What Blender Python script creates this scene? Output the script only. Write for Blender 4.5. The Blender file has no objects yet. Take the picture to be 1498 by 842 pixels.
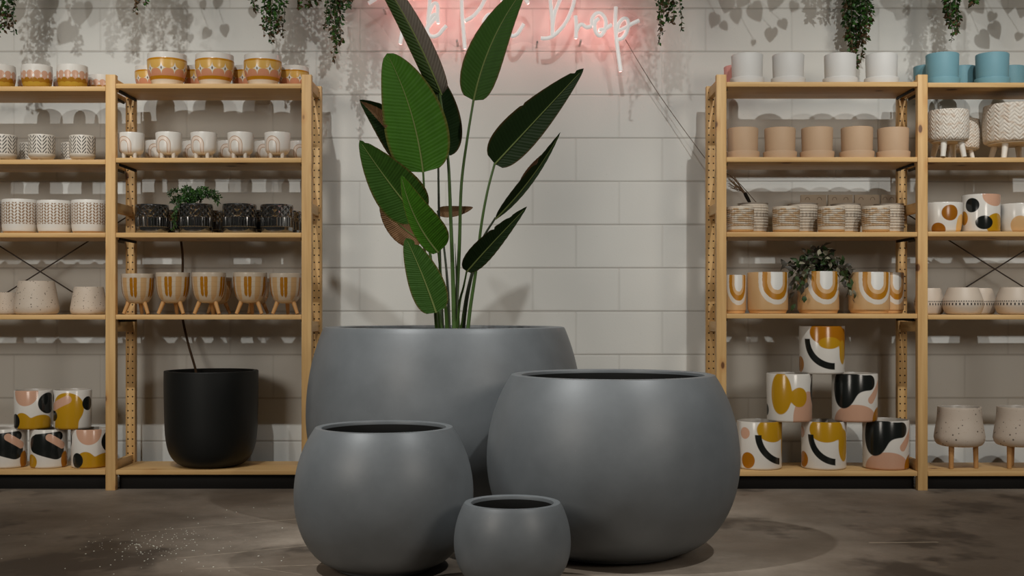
import bpy, bmesh, math, random
from math import sin, cos, pi, radians, asin, sqrt, atan2
from mathutils import Vector, Matrix
random.seed(7)
scene = bpy.context.scene
COL = scene.collection
# ------------------------------------------------------------------ camera
F = 1750.0            # focal length in pixels of a 1498 px wide frame
CAMZ, HY, CX = 0.78, 452.0, 749.0
YF = 5.15             # front plane of the shelving
YW = 5.575            # face of the block wall
cam = bpy.data.cameras.new('camera'); camo = bpy.data.objects.new('camera', cam); COL.objects.link(camo)
camo.location = (0, 0, CAMZ); camo.rotation_euler = (pi/2, 0, 0)
cam.sensor_width = 36; cam.lens = F/1498*36; cam.shift_y = (HY-421)/1498
cam.clip_start = .05
scene.camera = camo
scene.view_settings.view_transform = 'Standard'; scene.view_settings.look = 'None'
scene.view_settings.gamma = 1; scene.view_settings.exposure = 0
scene.view_settings.use_curve_mapping = False
def at(px, py, Y): return Vector(((px-CX)*Y/F, Y, CAMZ-(py-HY)*Y/F))
def lin(c):
    c /= 255.0
    return c/12.92 if c <= .04045 else ((c+.055)/1.055)**2.4
def A(r, g, b, k=.55):   # surface colour from a colour seen under the room light
    return tuple(min(.85, lin(v)/k) for v in (r, g, b)) + (1,)
# ------------------------------------------------------------------ node maths
class S:
    def __init__(s, nt, sock): s.nt, s.k = nt, sock
    def _b(s, op, o, r=False):
        return s.nt.m(op, o, s) if r else s.nt.m(op, s, o)
    def __add__(s, o): return s._b('ADD', o)
    def __radd__(s, o): return s._b('ADD', o)
    def __sub__(s, o): return s._b('SUBTRACT', o)
    def __rsub__(s, o): return s._b('SUBTRACT', o, True)
    def __mul__(s, o): return s._b('MULTIPLY', o)
    def __rmul__(s, o): return s._b('MULTIPLY', o)
    def __truediv__(s, o): return s._b('DIVIDE', o)
    def __neg__(s): return s*-1
class Mat:
    def __init__(s, name, rough=.5, spec=.5):
        s.mat = bpy.data.materials.new(name); s.mat.use_nodes = True
        s.t = s.mat.node_tree; s.bsdf = s.t.nodes['Principled BSDF']
        s.bsdf.inputs['Roughness'].default_value = rough
        s.bsdf.inputs['Specular IOR Level'].default_value = spec
    def n(s, kind): return s.t.nodes.new(kind)
    def set(s, sock, v):
        if isinstance(v, S): s.t.links.new(v.k, sock)
        else: sock.default_value = v
    def m(s, op, a, b=None, c=None, clamp=False):
        n = s.n('ShaderNodeMath'); n.operation = op; n.use_clamp = clamp
        for i, v in enumerate((a, b, c)):
            if v is not None: s.set(n.inputs[i], v)
        return S(s, n.outputs[0])
    def coords(s, kind='Object'):
        tc = s.n('ShaderNodeTexCoord'); sp = s.n('ShaderNodeSeparateXYZ')
        s.t.links.new(tc.outputs[kind], sp.inputs[0]); s.vec = S(s, tc.outputs[kind])
        return [S(s, o) for o in sp.outputs]
    def ab(s, a): return s.m('ABSOLUTE', a)
    def mn(s, a, b): return s.m('MINIMUM', a, b)
    def mx(s, a, b): return s.m('MAXIMUM', a, b)
    def mod(s, a, b=1.0): return s.m('FLOORED_MODULO', a, b)
    def cell(s, a): return s.mod(a + .5) - .5            # -0.5 .. 0.5
    def sq(s, a): return s.m('MULTIPLY', a, a)
    def rt(s, a): return s.m('SQRT', a)
    def sn(s, a): return s.m('SINE', a)
    def smin(s, a, b, k): return s.m('SMOOTH_MIN', a, b, k)
    def mask(s, d, w=.02): return s.m('MULTIPLY_ADD', d, -1.0/w, .5, clamp=True)   # 1 inside (d<0)
    def band(s, v, lo, hi, w=.02): return s.mask(s.mx(lo - v if isinstance(lo, S) else s.m('SUBTRACT', lo, v), v - hi), w)
    def ell(s, p, q, cx, cy, rx, ry): return (s.rt(s.sq((p-cx)/rx) + s.sq((q-cy)/ry)) - 1)*min(rx, ry)
    def cap(s, p, q, ax, ay, bx, by, r):
        dx, dy = bx-ax, by-ay; L = dx*dx+dy*dy
        t = s.m('ADD', ((p-ax)*dx + (q-ay)*dy)/L, 0, clamp=True)
        return s.rt(s.sq(p-ax-t*dx) + s.sq(q-ay-t*dy)) - r
    def mix(s, f, a, b):
        n = s.n('ShaderNodeMix'); n.data_type = 'RGBA'
        s.set(n.inputs[0], f)
        for i, v in ((6, a), (7, b)): s.set(n.inputs[i], v)
        return S(s, n.outputs[2])
    def noise(s, scale, detail=3, rough=.5, vec=None, map=None):
        n = s.n('ShaderNodeTexNoise'); n.inputs['Scale'].default_value = scale
        n.inputs['Detail'].default_value = detail; n.inputs['Roughness'].default_value = rough
        v = vec or s.vec
        if map:
            mp = s.n('ShaderNodeMapping'); mp.inputs['Scale'].default_value = map
            s.t.links.new(v.k, mp.inputs[0]); v = S(s, mp.outputs[0])
        s.t.links.new(v.k, n.inputs['Vector'])
        return S(s, n.outputs['Fac'] if 'Fac' in n.outputs else n.outputs[0])
    def vor(s, scale, map=None, out='Distance', rand=1):
        n = s.n('ShaderNodeTexVoronoi'); n.inputs['Scale'].default_value = scale; n.inputs['Randomness'].default_value = rand
        v = s.vec
        if map:
            mp = s.n('ShaderNodeMapping'); mp.inputs['Scale'].default_value = map
            s.t.links.new(v.k, mp.inputs[0]); v = S(s, mp.outputs[0])
        s.t.links.new(v.k, n.inputs['Vector'])
        return S(s, n.outputs[out])
    def color(s, c): s.set(s.bsdf.inputs['Base Color'], c)
    def rough(s, v): s.set(s.bsdf.inputs['Roughness'], v)
    def bump(s, h, strength=.5, dist=.002):
        n = s.n('ShaderNodeBump'); n.inputs['Strength'].default_value = strength; n.inputs['Distance'].default_value = dist
        s.t.links.new(h.k, n.inputs['Height']); s.t.links.new(n.outputs[0], s.bsdf.inputs['Normal'])
def plain(name, col, rough=.5, spec=.5, var=0, vs=20, metal=0, bmp=0):
    M = Mat(name, rough, spec); M.coords(); M.bsdf.inputs['Metallic'].default_value = metal
    n = M.noise(vs, 4)
    d = tuple(max(0, c*(1-var)) for c in col[:3])+(1,)
    M.color(M.mix(n, d, tuple(min(1, c*(1+var)) for c in col[:3])+(1,)))
    if bmp: M.bump(M.noise(vs*8, 2), bmp, .001)
    return M.mat
# ------------------------------------------------------------------ object helpers
def tag(o, label=None, cat=None, group=None, kind=None):
    if label: o['label'] = label
    if cat: o['category'] = cat
    if group: o['group'] = group
    if kind: o['kind'] = kind
    return o
def obj(name, bm, mats, parent=None, loc=None, sharp=35):
    me = bpy.data.meshes.new(name)
    bmesh.ops.recalc_face_normals(bm, faces=bm.faces[:]) if not getattr(bm, 'keep', 0) and False else None
    for f in bm.faces: f.smooth = True
    bm.to_mesh(me); bm.free()
    if sharp: me.set_sharp_from_angle(angle=radians(sharp))
    for m in (mats if isinstance(mats, (list, tuple)) else [mats]): me.materials.append(m)
    o = bpy.data.objects.new(name, me); COL.objects.link(o)
    if loc is not None: o.location = loc
    if parent: o.parent = parent
    return o
def empty(name, loc=(0, 0, 0), rz=0):
    o = bpy.data.objects.new(name, None); COL.objects.link(o); o.location = loc; o.rotation_euler = (0, 0, rz)
    o.empty_display_size = .05
    return o
def copy_tree(o, parent=None):
    c = o.copy(); COL.objects.link(c)
    if parent: c.parent = parent
    for ch in list(o.children): copy_tree(ch, c)
    return c
def box(bm, lo, hi, bev=.0, mi=0):
    lo, hi = Vector(lo), Vector(hi)
    r = bmesh.ops.create_cube(bm, size=1)
    vs = r['verts']
    for v in vs: v.co = Vector([(lo[i]+hi[i])/2 + v.co[i]*(hi[i]-lo[i]) for i in range(3)])
    fs = {f for v in vs for f in v.link_faces}
    for f in fs: f.material_index = mi
    if bev:
        es = list({e for v in vs for e in v.link_edges})
        bmesh.ops.bevel(bm, geom=es, offset=bev, segments=2, affect='EDGES', profile=.5)
def lathe(bm, prof, seg=64, mi=0, origin=(0, 0, 0)):
    """prof: list of (r, z) or (r, z, material) from bottom centre outwards, over the rim and down inside"""
    ox, oy, oz = origin; rings = []
    for p in prof:
        r, z = p[0], p[1]
        if r < 1e-6: rings.append([bm.verts.new((ox, oy, oz+z))])
        else: rings.append([bm.verts.new((ox+r*sin(2*pi*i/seg), oy-r*cos(2*pi*i/seg), oz+z)) for i in range(seg)])
    for k in range(len(rings)-1):
        a, b = rings[k], rings[k+1]; m = prof[k+1][2] if len(prof[k+1]) > 2 else mi
        for i in range(seg):
            j = (i+1) % seg
            if len(a) == 1 and len(b) == 1: continue
            if len(a) == 1: f = bm.faces.new((a[0], b[j], b[i]))
            elif len(b) == 1: f = bm.faces.new((a[i], a[j], b[0]))
            else: f = bm.faces.new((a[i], a[j], b[j], b[i]))
            f.material_index = m
def tube(bm, pts, rad, seg=8, mi=0, caps=True):
    pts = [Vector(p) for p in pts]; n = len(pts)
    rads = rad if isinstance(rad, (list, tuple)) else [rad]*n
    T = []
    for i in range(n):
        t = (pts[min(i+1, n-1)]-pts[max(i-1, 0)])
        T.append(t.normalized() if t.length > 1e-9 else Vector((0, 0, 1)))
    ref = Vector((0, 1, 0)) if abs(T[0].y) < .9 else Vector((1, 0, 0))
    u = T[0].cross(ref).normalized(); rings = []
    for i in range(n):
        u = (u - T[i]*u.dot(T[i])).normalized(); v = T[i].cross(u)
        rings.append([bm.verts.new(pts[i] + (u*cos(2*pi*k/seg)+v*sin(2*pi*k/seg))*rads[i]) for k in range(seg)])
    for i in range(n-1):
        for k in range(seg):
            f = bm.faces.new((rings[i][k], rings[i][(k+1) % seg], rings[i+1][(k+1) % seg], rings[i+1][k])); f.material_index = mi
    if caps:
        f = bm.faces.new(rings[0][::-1]); f.material_index = mi
        f = bm.faces.new(rings[-1]); f.material_index = mi
def smooth(pts, n=8):
    """Catmull-Rom through pts"""
    P = [Vector(p) for p in pts]; P = [P[0]*2-P[1]] + P + [P[-1]*2-P[-2]]; out = []
    for i in range(1, len(P)-2):
        for k in range(n):
            t = k/n; a, b, c, d = P[i-1], P[i], P[i+1], P[i+2]
            out.append(.5*((2*b)+(c-a)*t+(2*a-5*b+4*c-d)*t*t+(3*b-a-3*c+d)*t**3))
    out.append(P[-2]); return out
def new(): return bmesh.new()
# ------------------------------------------------------------------ setting
def wall_material():
    M = Mat('painted_blocks', .75, .3); x, y, z = M.coords()
    zc = (z-1.979)/.2016; row = M.mod(M.m('FLOOR', zc), 2.0)
    wob = (M.noise(3, 2)-.5)*.006
    dz = M.ab(M.cell(zc))*.2016; dx = M.ab(M.cell((x-.0956-.2015*row)/.403))*.403
    lh = M.mask(dz-.0035+wob, .006); lv = M.mask(dx-.003+wob, .008)
    c = M.mix(M.noise(1.3, 4), A(160, 159, 154), A(173, 172, 167))
    c = M.mix(M.mask(M.vor(26)-.045, .03)*.25, c, A(120, 112, 100))
    c = M.mix(lh*.42, c, A(105, 98, 90)); c = M.mix(lv*.18, c, A(105, 98, 90))
    M.color(c)
    M.bump((M.mx(lh, lv*.7))*-1 + M.noise(140, 3)*.12 + M.noise(18, 2)*.12, .5, .004)
    return M.mat
def floor_material():
    M = Mat('stained_concrete', .55, .35); x, y, z = M.coords()
    n1 = M.noise(1.1, 6, .6); n2 = M.noise(2.2, 6, .65, map=(1.1, 1.1, 1)); n3 = M.noise(60, 3, .7)
    c = M.mix(M.m('MULTIPLY_ADD', n2, 3.2, -1.15, clamp=True), A(84, 76, 67), A(122, 112, 101))
    c = M.mix(M.m('MULTIPLY_ADD', n1, 4.5, -2.0, clamp=True)*.6, c, A(92, 80, 68))
    st = M.noise(.9, 5, .6, map=(1.3, 1.1, 1))
    c = M.mix(M.mask(.57-st, .05)*.8, c, A(46, 40, 35))
    c = M.mix(M.mask(M.noise(1.7, 6, .55, map=(1.2, 1, 1))*-1+.64, .03)*.5, c, A(122, 110, 96))
    c = M.mix(n3*.35, c, A(70, 60, 51))
    for ax, ay, bx, by, w in ((-1.05, 3.75, -.62, 3.98, .003), (-.78, 3.62, -.62, 3.52, .002), (-.95, 3.6, -.55, 3.66, .0025), (-1.3, 4.2, -.7, 4.5, .003), (1.2, 4.0, 1.42, 4.01, .008)):
        c = M.mix(M.mask(M.cap(x, y, ax, ay, bx, by, w) + (M.noise(25, 3)-.5)*.01, .003)*.5, c, A(150, 138, 122))
    M.color(c); M.rough(.42 + n2*.3)
    M.bump(n3*.25 + n2*.6, .25, .004)
    return M.mat
def shell(name, lo, hi, m):
    b = new(); box(b, lo, hi); return tag(obj(name, b, m, sharp=35), kind='structure')
shell('floor', (-4.5, -3.2, -.1), (4.5, 5.72, 0), floor_material())
shell('wall_back', (-4.5, YW, 0), (4.5, YW+.15, 4.6), wall_material())
# ------------------------------------------------------------------ pine
def pine(name, axis, holes=False):
    M = Mat(name, .5, .35); x, y, z = M.coords()
    s = {'x': (1.2, 26, 26), 'z': (26, 26, 1.2), 'y': (26, 1.2, 26)}[axis]
    oi = M.n('ShaderNodeObjectInfo'); rnd = S(M, oi.outputs['Random'])
    n = M.n('ShaderNodeMapping'); M.t.links.new(M.vec.k, n.inputs[0])
    cx = M.n('ShaderNodeCombineXYZ')
    for i in range(3): M.set(cx.inputs[i], rnd*(7.3+i*3.1))
    M.t.links.new(cx.outputs[0], n.inputs['Location']); keep = M.vec; M.vec = S(M, n.outputs[0])
    g = M.noise(2.2, 4, .55, map=s)
    ks = {'x': (4.2, 6, .8), 'z': (12, .6, 6), 'y': (9, 3.2, 9)}[axis]
    kd = M.vor(1.0, map=ks); big = M.noise(1.4, 2)
    c = M.mix(M.m('MULTIPLY_ADD', g, 2.2, -.6, clamp=True), A(146, 113, 70), A(174, 145, 100))
    c = M.mix(big*.4, c, A(160, 124, 76))
    ring = M.mask(kd-.2, .14)
    c = M.mix(ring*.35, c, A(140, 92, 48)); c = M.mix(M.mask(kd-.105, .04)*.92, c, A(74, 44, 24))
    if holes:
        M.vec = keep
        hx = M.ab(M.ab(x)-.0105); hz = M.ab(M.cell(z/.032))*.032
        hole = M.mask(M.rt(M.sq(hx)+M.sq(hz))-.0032, .0012)
        hole = hole*M.mask(y+.0155, .001)
        c = M.mix(hole, c, (.012, .007, .004, 1)); M.bump(hole*-1, .7, .003)
    M.color(c)
    return M.mat
PINE_X, PINE_Y, PINE_Z, PINE_H = pine('pine_along', 'x'), pine('pine_across', 'y'), pine('pine_upright', 'z'), pine('pine_drilled', 'z', True)
IRON = plain('dark_iron', A(48, 38, 30), .45, .5, .1)
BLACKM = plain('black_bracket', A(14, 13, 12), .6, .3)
H_POST = 1.79
def mesh_of(name, m, fn):
    b = new(); fn(b); o = obj(name, b, m); return o
def shelving(name, xs, bays, braced, label):
    root = empty(name, (sum(xs)/len(xs), YF, 0)); tag(root, label, 'shelving unit')
    ox = root.location.x; first = {}
    def part(nm, m, loc, fn, key=None, parent=None):
        key = key or nm
        if key in first:
            o = first[key].copy(); COL.objects.link(o); o.name = nm
        else:
            o = mesh_of(nm, m, fn); first[key] = o
        o.parent = parent or root; o.location = loc; return o
    for x in xs:
        part('front_post', PINE_Z, (x-ox, .016, 0), lambda b: box(b, (-.0215, -.016, 0), (.0215, .016, H_POST), .002))
        part('rear_post', PINE_H, (x-ox, .284, 0), lambda b: box(b, (-.0215, -.016, 0), (.0215, .016, H_POST), .002))
        for z in (.10, .704, 1.222, 1.757):
            part('rung', PINE_Y, (x-ox, .15, z), lambda b: box(b, (-.011, -.1185, -.022), (.011, .1185, .022), .002))
    for k, zs in enumerate(bays):
        a, c = xs[k]+.0222, xs[k+1]-.0222; w = c-a
        for z in zs:
            sh = part('shelf', PINE_X, ((a+c)/2-ox, .15, z), lambda b: box(b, (-w/2, -.149, -.021), (w/2, .149, 0), .0025), key='shelf%d' % k)
            for s in (-1, 1):
                part('bracket', BLACKM, (s*(w/2-.005), 0, -.0265), lambda b: box(b, (-.004, -.112, -.0055), (.004, .112, .0055), .001), parent=sh)
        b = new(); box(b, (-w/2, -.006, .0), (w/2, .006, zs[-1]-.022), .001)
        obj('undershelf_board', b, BLACKM, root, ((a+c)/2-ox, .055, 0))  # black board filling the gap under the bottom shelf, set back a little
        if braced[k]:
            zt, zb = braced[k]; b = new()
            br = obj('cross_brace', b, IRON, root, ((a+c)/2-ox, .304, 0))
            for s in (-1, 1):
                b = new(); tube(b, [(-w/2*s-.02*s, .001*s, zb), (w/2*s+.02*s, .001*s, zt)], .0032, 6)
                obj('rod', b, IRON, br)
    return root
def zf(py): return CAMZ-(py-HY)*YF/F
def xf(px): return (px-CX)*YF/F
ZL1 = [zf(v) for v in (126, 233, 340, 460, 687)]
ZL2 = [zf(v) for v in (122, 230.5, 340, 460, 687)]
ZR1 = [zf(v) for v in (119.5, 229.5, 339, 458.5, 689)]
ZR2 = [zf(v) for v in (120.5, 230, 338.5, 460, 689)]
def zb(py): return CAMZ-(py-HY)*5.455/F
shelving('pine_shelving_unit', [xf(-125.5), xf(161.5), xf(448.3)], [ZL1, ZL2], [(zb(312), zb(482)), None], 'pine shelving unit against the wall left of the grey planters')
shelving('pine_shelving_unit', [xf(1055.5), xf(1350), xf(1644.5)], [ZR1, ZR2], [None, (zb(307), zb(480))], 'pine shelving unit against the wall right of the grey planters')
# ------------------------------------------------------------------ big grey planters
GREY = None
def grey_mat():
    M = Mat('grey_fibre_clay', .5, .55); x, y, z = M.coords()
    n = M.noise(4, 5, .6); f = M.noise(90, 3, .6)
    c = M.mix(M.m('MULTIPLY_ADD', n, 1.8, -.4, clamp=True), A(66, 69, 71), A(84, 87, 89))
    c = M.mix(M.mask(M.vor(30)-.03, .02)*.2, c, A(150, 150, 148))
    M.color(c); M.rough(.38 + n*.14); M.bump(f*.4 + n, .12, .003)
    return M.mat
GREY = grey_mat()
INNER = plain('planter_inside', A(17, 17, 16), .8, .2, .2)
def bowl_planter(px, Y, rpx, rim_y, rimpx, label, scale_base=.60):
    s = F/Y; R = rpx/s; H = CAMZ-(rim_y-HY)/s; ro = rimpx/s
    rb = R*scale_base; zc = H*.53
    prof = [(0, 0), (rb*.93, 0), (rb*.985, .006), (rb, .016)]
    # lower quarter: superellipse from base to the belly, upper: belly to rim
    n = 22
    for i in range(1, n+1):
        t = i/n*pi/2
        prof.append((rb + (R-rb)*sin(t)**1.08, .016+(zc-.016)*(1-cos(t)**1.0)))
    # upper part: elliptic arc cut at the rim
    ratio = ro/R; tt = math.acos(max(-1, min(1, ratio))); 
    for i in range(1, n+1):
        t = tt*i/n
        prof.append((R*cos(t), zc+(H-.008-zc)*sin(t)/sin(tt)))
    th = max(.024, R*.095)
    prof += [(ro-.004, H-.002), (ro-.011, H), (ro-th+.010, H), (ro-th+.002, H-.003), (ro-th, H-.012)]
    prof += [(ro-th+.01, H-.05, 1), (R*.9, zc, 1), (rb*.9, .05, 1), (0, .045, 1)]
    b = new(); lathe(b, prof, 128)
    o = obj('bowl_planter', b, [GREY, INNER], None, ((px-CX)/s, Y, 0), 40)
    tag(o, label, 'planter', None); return o, R, H, ro-th
rear, RR, RH, RI = bowl_planter(650.5, 4.6, 200.5, 477.5, 176, 'widest dark grey rounded planter at the back, holding the tall leafy plant')
bowl_planter(896, 3.85, 184, 546.5, 150, 'empty dark grey rounded planter in front of the right-hand shelving', .54)
bowl_planter(562, 3.6, 130.5, 623, 102, 'medium dark grey rounded planter at the left, before the widest one', .54)
bowl_planter(749.5, 3.34, 85.5, 733, 72, 'smallest dark grey rounded planter, standing front and centre', .56)
SOIL = plain('potting_soil', A(34, 26, 20), .95, .1, .5, 60, bmp=.8)
b = new(); lathe(b, [(0, -.03), (RI*.98, -.03), (RI*1.0, 0), (RI*.5, .008), (0, .012)], 64)
tag(obj('soil', b, SOIL, rear, (0, 0, RH-.075)), 'dark potting soil')
def A(r, g, b, k=.80):   # colours of the shelf stock, seen under the brighter light near the wall
    return tuple(min(.85, lin(v)/k) for v in (r, g, b)) + (1,)
# ------------------------------------------------------------------ small pots: patterns
PXM = 5.25/F                         # metres per pixel at the front row of the shelves
WHITE, OCHRE, PEACH, PINK, BLACK = A(196, 191, 183), A(160, 108, 14), A(184, 148, 104), A(180, 140, 116), A(22, 24, 22)
RUST = A(132, 80, 16); TAN = A(170, 142, 108)
INW = plain('glazed_inside', A(150, 142, 132), .35, .5)
def pattern(name, fn, H, rough=.25, spec=.5):
    M = Mat(name, rough, spec); x, y, z = M.coords()
    th = M.m('ARCTAN2', x, y*-1); h = z/H
    M.color(fn(M, th, h)); return M.mat
def p_scallop(M, th, h):
    t = M.cell(th*(13/(2*pi))); t2 = M.cell(th*(13/(2*pi))+.5); arc = M.rt(1-M.sq(t*1.96))
    c = M.mix(M.mask(h-.56-arc*.17), WHITE, PINK)
    c = M.mix(M.mask(M.ab(t2)*.55+M.ab(h-.50)-.09), c, WHITE)
    arc2 = M.rt(1-M.sq(t2*1.96))
    c = M.mix(M.mask(h-.30-arc2*.13), c, A(146, 100, 26))
    return M.mix(M.mask(h-.20-arc*.05), c, A(172, 136, 46))
def p_diamond(M, th, h):
    t = M.cell(th*(9/(2*pi))+.5); t2 = M.cell(th*(9/(2*pi)))
    gold, field = A(166, 112, 14), A(190, 150, 78)
    c = M.mix(M.mask(h-.82), WHITE, gold); c = M.mix(M.mask(h-.755), c, field)
    c = M.mix(M.mask(h-.30-M.rt(1-M.sq(t*1.99))*.19), c, A(184, 126, 96))
    c = M.mix(M.mask(M.rt(M.ab(t2)*.5)+M.rt(M.ab(h-.50))-.47, .03), c, WHITE)
    c = M.mix(M.mask(M.rt(M.sq(t2*.9)+M.sq(h-.50))-.045), c, A(70, 55, 35))
    c = M.mix(M.mask(h-.27), c, gold); return M.mix(M.mask(h-.165), c, A(206, 192, 172))
def p_chevron(M, th, h):
    a = th*(8/(2*pi)); t = M.cell(a); v = M.mod(h*7+M.ab(t)*3.4)
    lines = M.mask(M.ab(v-.5)-.21, .1)*M.mask(.05-M.ab(t), .03)*M.band(h, .27, .95)*M.mask(M.ab(t)-.45, .02)
    c = M.mix(lines, A(190, 182, 170), A(54, 48, 43))
    return M.mix(M.band(h, .12, .22), c, A(170, 160, 145))
def p_rainbow(M, th, h):
    d0 = th+.30
    r = M.rt(M.sq(d0)+M.sq(M.mx(h-.50, 0)*1.9)); inb = M.mask(.21-h, .02)
    ln = M.mx(M.mask(M.ab(r-.62)-.022, .03), M.mask(M.ab(r-.36)-.022, .03))*inb
    c = M.mix(M.band(r, .36, .62)*inb*.5, WHITE, A(205, 180, 160)); return M.mix(ln, c, A(150, 112, 78))
def p_knit(M, th, h):
    a = th*(16/(2*pi)); t = M.cell(a); n = M.mod(h*11-M.ab(t)*1.7)-.5
    e = M.rt(M.sq((M.ab(t)-.24)/.20)+M.sq(n/.40))-1
    c = M.mix(M.mask(e, .3)*M.band(h, .27, .90), WHITE, A(128, 102, 76))
    return M.mix(M.mask(h-.055), c, A(176, 136, 88))
def p_brush(M, th, h):
    t = M.cell(th*(5/(2*pi)))*(2*pi/5); t2 = M.cell(th*(5/(2*pi))+.5)*(2*pi/5)
    q = h*1.25; wob = (M.noise(60, 3)-.5)*.05
    base = M.mix(M.noise(30, 3), A(164, 148, 126), A(180, 164, 142))
    c = M.mix(M.mask(M.cap(t2, q, .0, .62, .0, 1.06, .19)+wob, .05)*.85, base, A(166, 130, 84))
    d = M.mn(M.cap(t, q, -.13, .64, -.13, 1.04, .105), M.cap(t, q, .12, .62, .12, 1.06, .105))
    c = M.mix(M.mask(d+wob, .03), c, A(138, 88, 10))
    c = M.mix(M.mask(M.ab(M.cell(h*9))-.05, .06)*.22, c, A(120, 95, 70))
    return M.mix(M.mask(.90-h, .01), c, A(168, 154, 136))
def speckle(base, sc=55, dark=(58, 46, 36)):
    def fn(M, th, h):
        c = M.mix(M.noise(9, 4), tuple(v*.92 for v in base[:3])+(1,), base)
        f = M.mask(M.vor(sc)-M.noise(25, 2)*.42+.06, .05)
        c = M.mix(f*.85, c, A(*dark)); f2 = M.mask(M.vor(sc*1.9)-.13, .06)
        return M.mix(f2*.5, c, A(150, 108, 74))
    return fn
def blobs(shapes, q0=2.12):
    """shapes: (colour, sdf builder)"""
    def fn(M, th, h):
        c = WHITE
        for col, f in shapes: c = M.mix(M.mask(f(M, th, h*q0), .03), c, col)
        return c
    return fn
E = lambda *a: (lambda M, p, q: M.ell(p, q, *a))
CP = lambda *a: (lambda M, p, q: M.cap(p, q, *a))
def U(f, g, k): return lambda M, p, q: M.smin(f(M, p, q), g(M, p, q), k)
def ARC(cx, cy, r, w, xm, ym):
    return lambda M, p, q: M.mx(M.mx(M.ab(M.rt(M.sq(p-cx)+M.sq(q-cy))-r)-w, p-xm), q-ym)
YEL = A(164, 122, 20); DOCH = A(148, 92, 12)
d_face = blobs([(PINK, E(-.07, 2.04, .72, .75)), (YEL, U(E(-.25, .40, .5, .52), E(.85, .28, .75, .52), .3)), (BLACK, E(1.25, 1.42, .62, .58)), (BLACK, E(-.74, .44, .36, .41)), (BLACK, E(-1.55, 1.55, .35, .45))])
d_gold = blobs([(YEL, U(E(.05, 1.15, .92, .85), E(-.07, .2, .72, .8), .4)), (BLACK, E(1.25, 1.39, .38, .38)), (BLACK, E(-.92, .73, .36, .3)), (BLACK, E(-1.15, 1.7, .25, .35)), (PINK, CP(-.85, 1.22, .08, 1.63, .22)), (YEL, E(2.9, .9, .8, .7))])
d_band = blobs([(BLACK, CP(-.36, 1.32, .76, .98, .5)), (BLACK, CP(-.3, 1.62, .9, 1.75, .26)), (PINK, CP(.40, 1.70, 1.12, 1.24, .2)), (YEL, E(-.72, .36, .42, .4)), (DOCH, E(1.35, .4, .3, .5)), (YEL, E(2.9, 1.0, .6, .6))])
d_arc = blobs([(DOCH, E(-1.35, .42, .34, .36)), (PINK, E(-1.5, 1.62, .26, .26)), (YEL, U(E(-.12, 1.79, .8, .56), E(.80, 1.06, .36, .70), .25)), (BLACK, ARC(.38, 1.6, 1.24, .145, .28, 1.56)), (BLACK, E(2.6, 1.2, .5, .6))])
d_top = blobs([(DOCH, E(-1.45, .42, .3, .36)), (DOCH, U(E(.0, 1.86, .80, .56), E(.95, 1.3, .36, .70), .25)), (YEL, U(E(.10, 1.38, .5, .26), E(.85, .95, .24, .52), .3)), (BLACK, ARC(.30, 1.6, 1.24, .145, .34, 1.56)), (PINK, E(2.5, 1.2, .5, .6))])
d_mound = blobs([(PINK, E(-.22, -.1, 1.15, .88)), (DOCH, E(1.1, .1, .5, .55)), (PINK, CP(.50, .98, 1.15, 1.66, .17)), (BLACK, U(E(-.78, 1.42, .56, .82), CP(-.7, 1.70, .40, 1.74, .34), .75)), (YEL, E(2.6, 1.3, .6, .6))])
d_wing = blobs([(PINK, E(.72, .15, .78, 1.2)), (YEL, U(E(-.62, 1.26, .50, .92), E(.22, 1.10, .40, .43), .15)), (BLACK, E(1.4, 1.42, .5, .7)), (BLACK, E(-1.6, .5, .25, .25))])
d_rust = blobs([(A(206, 160, 92), E(.85, .35, .42, .62)), (RUST, E(0.03, 1.02, .45, .42)), (RUST, E(-.62, .12, .42, .38)), (RUST, E(2.4, .9, .5, .5))], 1.6)
d_peach = blobs([(PEACH, E(-.30, .35, .52, .55)), (PEACH, E(.72, .7, .4, .45)), (OCHRE, CP(.12, 1.15, .25, 1.35, .14)), (OCHRE, E(2.4, .9, .5, .5))], 1.6)
d_dots = blobs([(PINK, E(.42, 2.05, .72, .62)), (YEL, E(.52, .42, .66, .62)), (BLACK, E(-.20, .52, .46, .38)), (BLACK, E(-.85, 1.5, .40, .40)), (BLACK, E(1.45, 1.25, .3, .3)), (OCHRE, E(-1.4, .8, .3, .4))])
def p_arch(M, th, h):
    q = h*1.75; r = M.rt(M.sq(th)+M.sq(M.mn(q-1.32, 0)))
    wob = (M.noise(70, 2)-.5)*.05
    c = M.mix(M.mask(r-.94+wob), PEACH, A(194, 186, 174)); c = M.mix(M.mask(r-.74+wob), c, A(158, 104, 14))
    c = M.mix(M.mask(r-.50+wob), c, PEACH); return M.mix(M.mask(r-.33+wob), c, A(196, 194, 188))
def p_band(M, th, h):
    a = M.cell(th*(34/(2*pi))); b2 = M.cell(th*(52/(2*pi)))
    c = M.mix(M.band(h, .345, .43)*M.mask(M.ab(a)-.22, .08), A(182, 168, 152), A(46, 40, 36))
    c = M.mix(M.band(h, .475, .51)*M.mask(M.ab(b2)-.3, .1), c, A(46, 40, 36))
    return M.mix(M.mx(M.band(h, .455, .465), M.band(h, .32, .328))*.5, c, A(46, 40, 36))
def glaze_mat():
    M = Mat('dark_ribbed_glaze', .1, 1.0); x, y, z = M.coords(); th = M.m('ARCTAN2', x, y*-1); h = z/.126
    n = 34/(2*pi)
    rib = M.ab(M.cell(th*n))*2; up = M.mask(.55-h, .02)
    u1 = M.ab(M.cell(th*n*.5+h*5)); u2 = M.ab(M.cell(th*n*.5-h*5)); lat = M.mn(u1, u2)*3
    body = M.band(h, .22, .94)
    M.bsdf.inputs['IOR'].default_value = 2.1; M.color(A(30, 30, 29)); M.bump((rib*(1-up)+lat*up)*body, 1.0, .006); return M.mat
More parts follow.
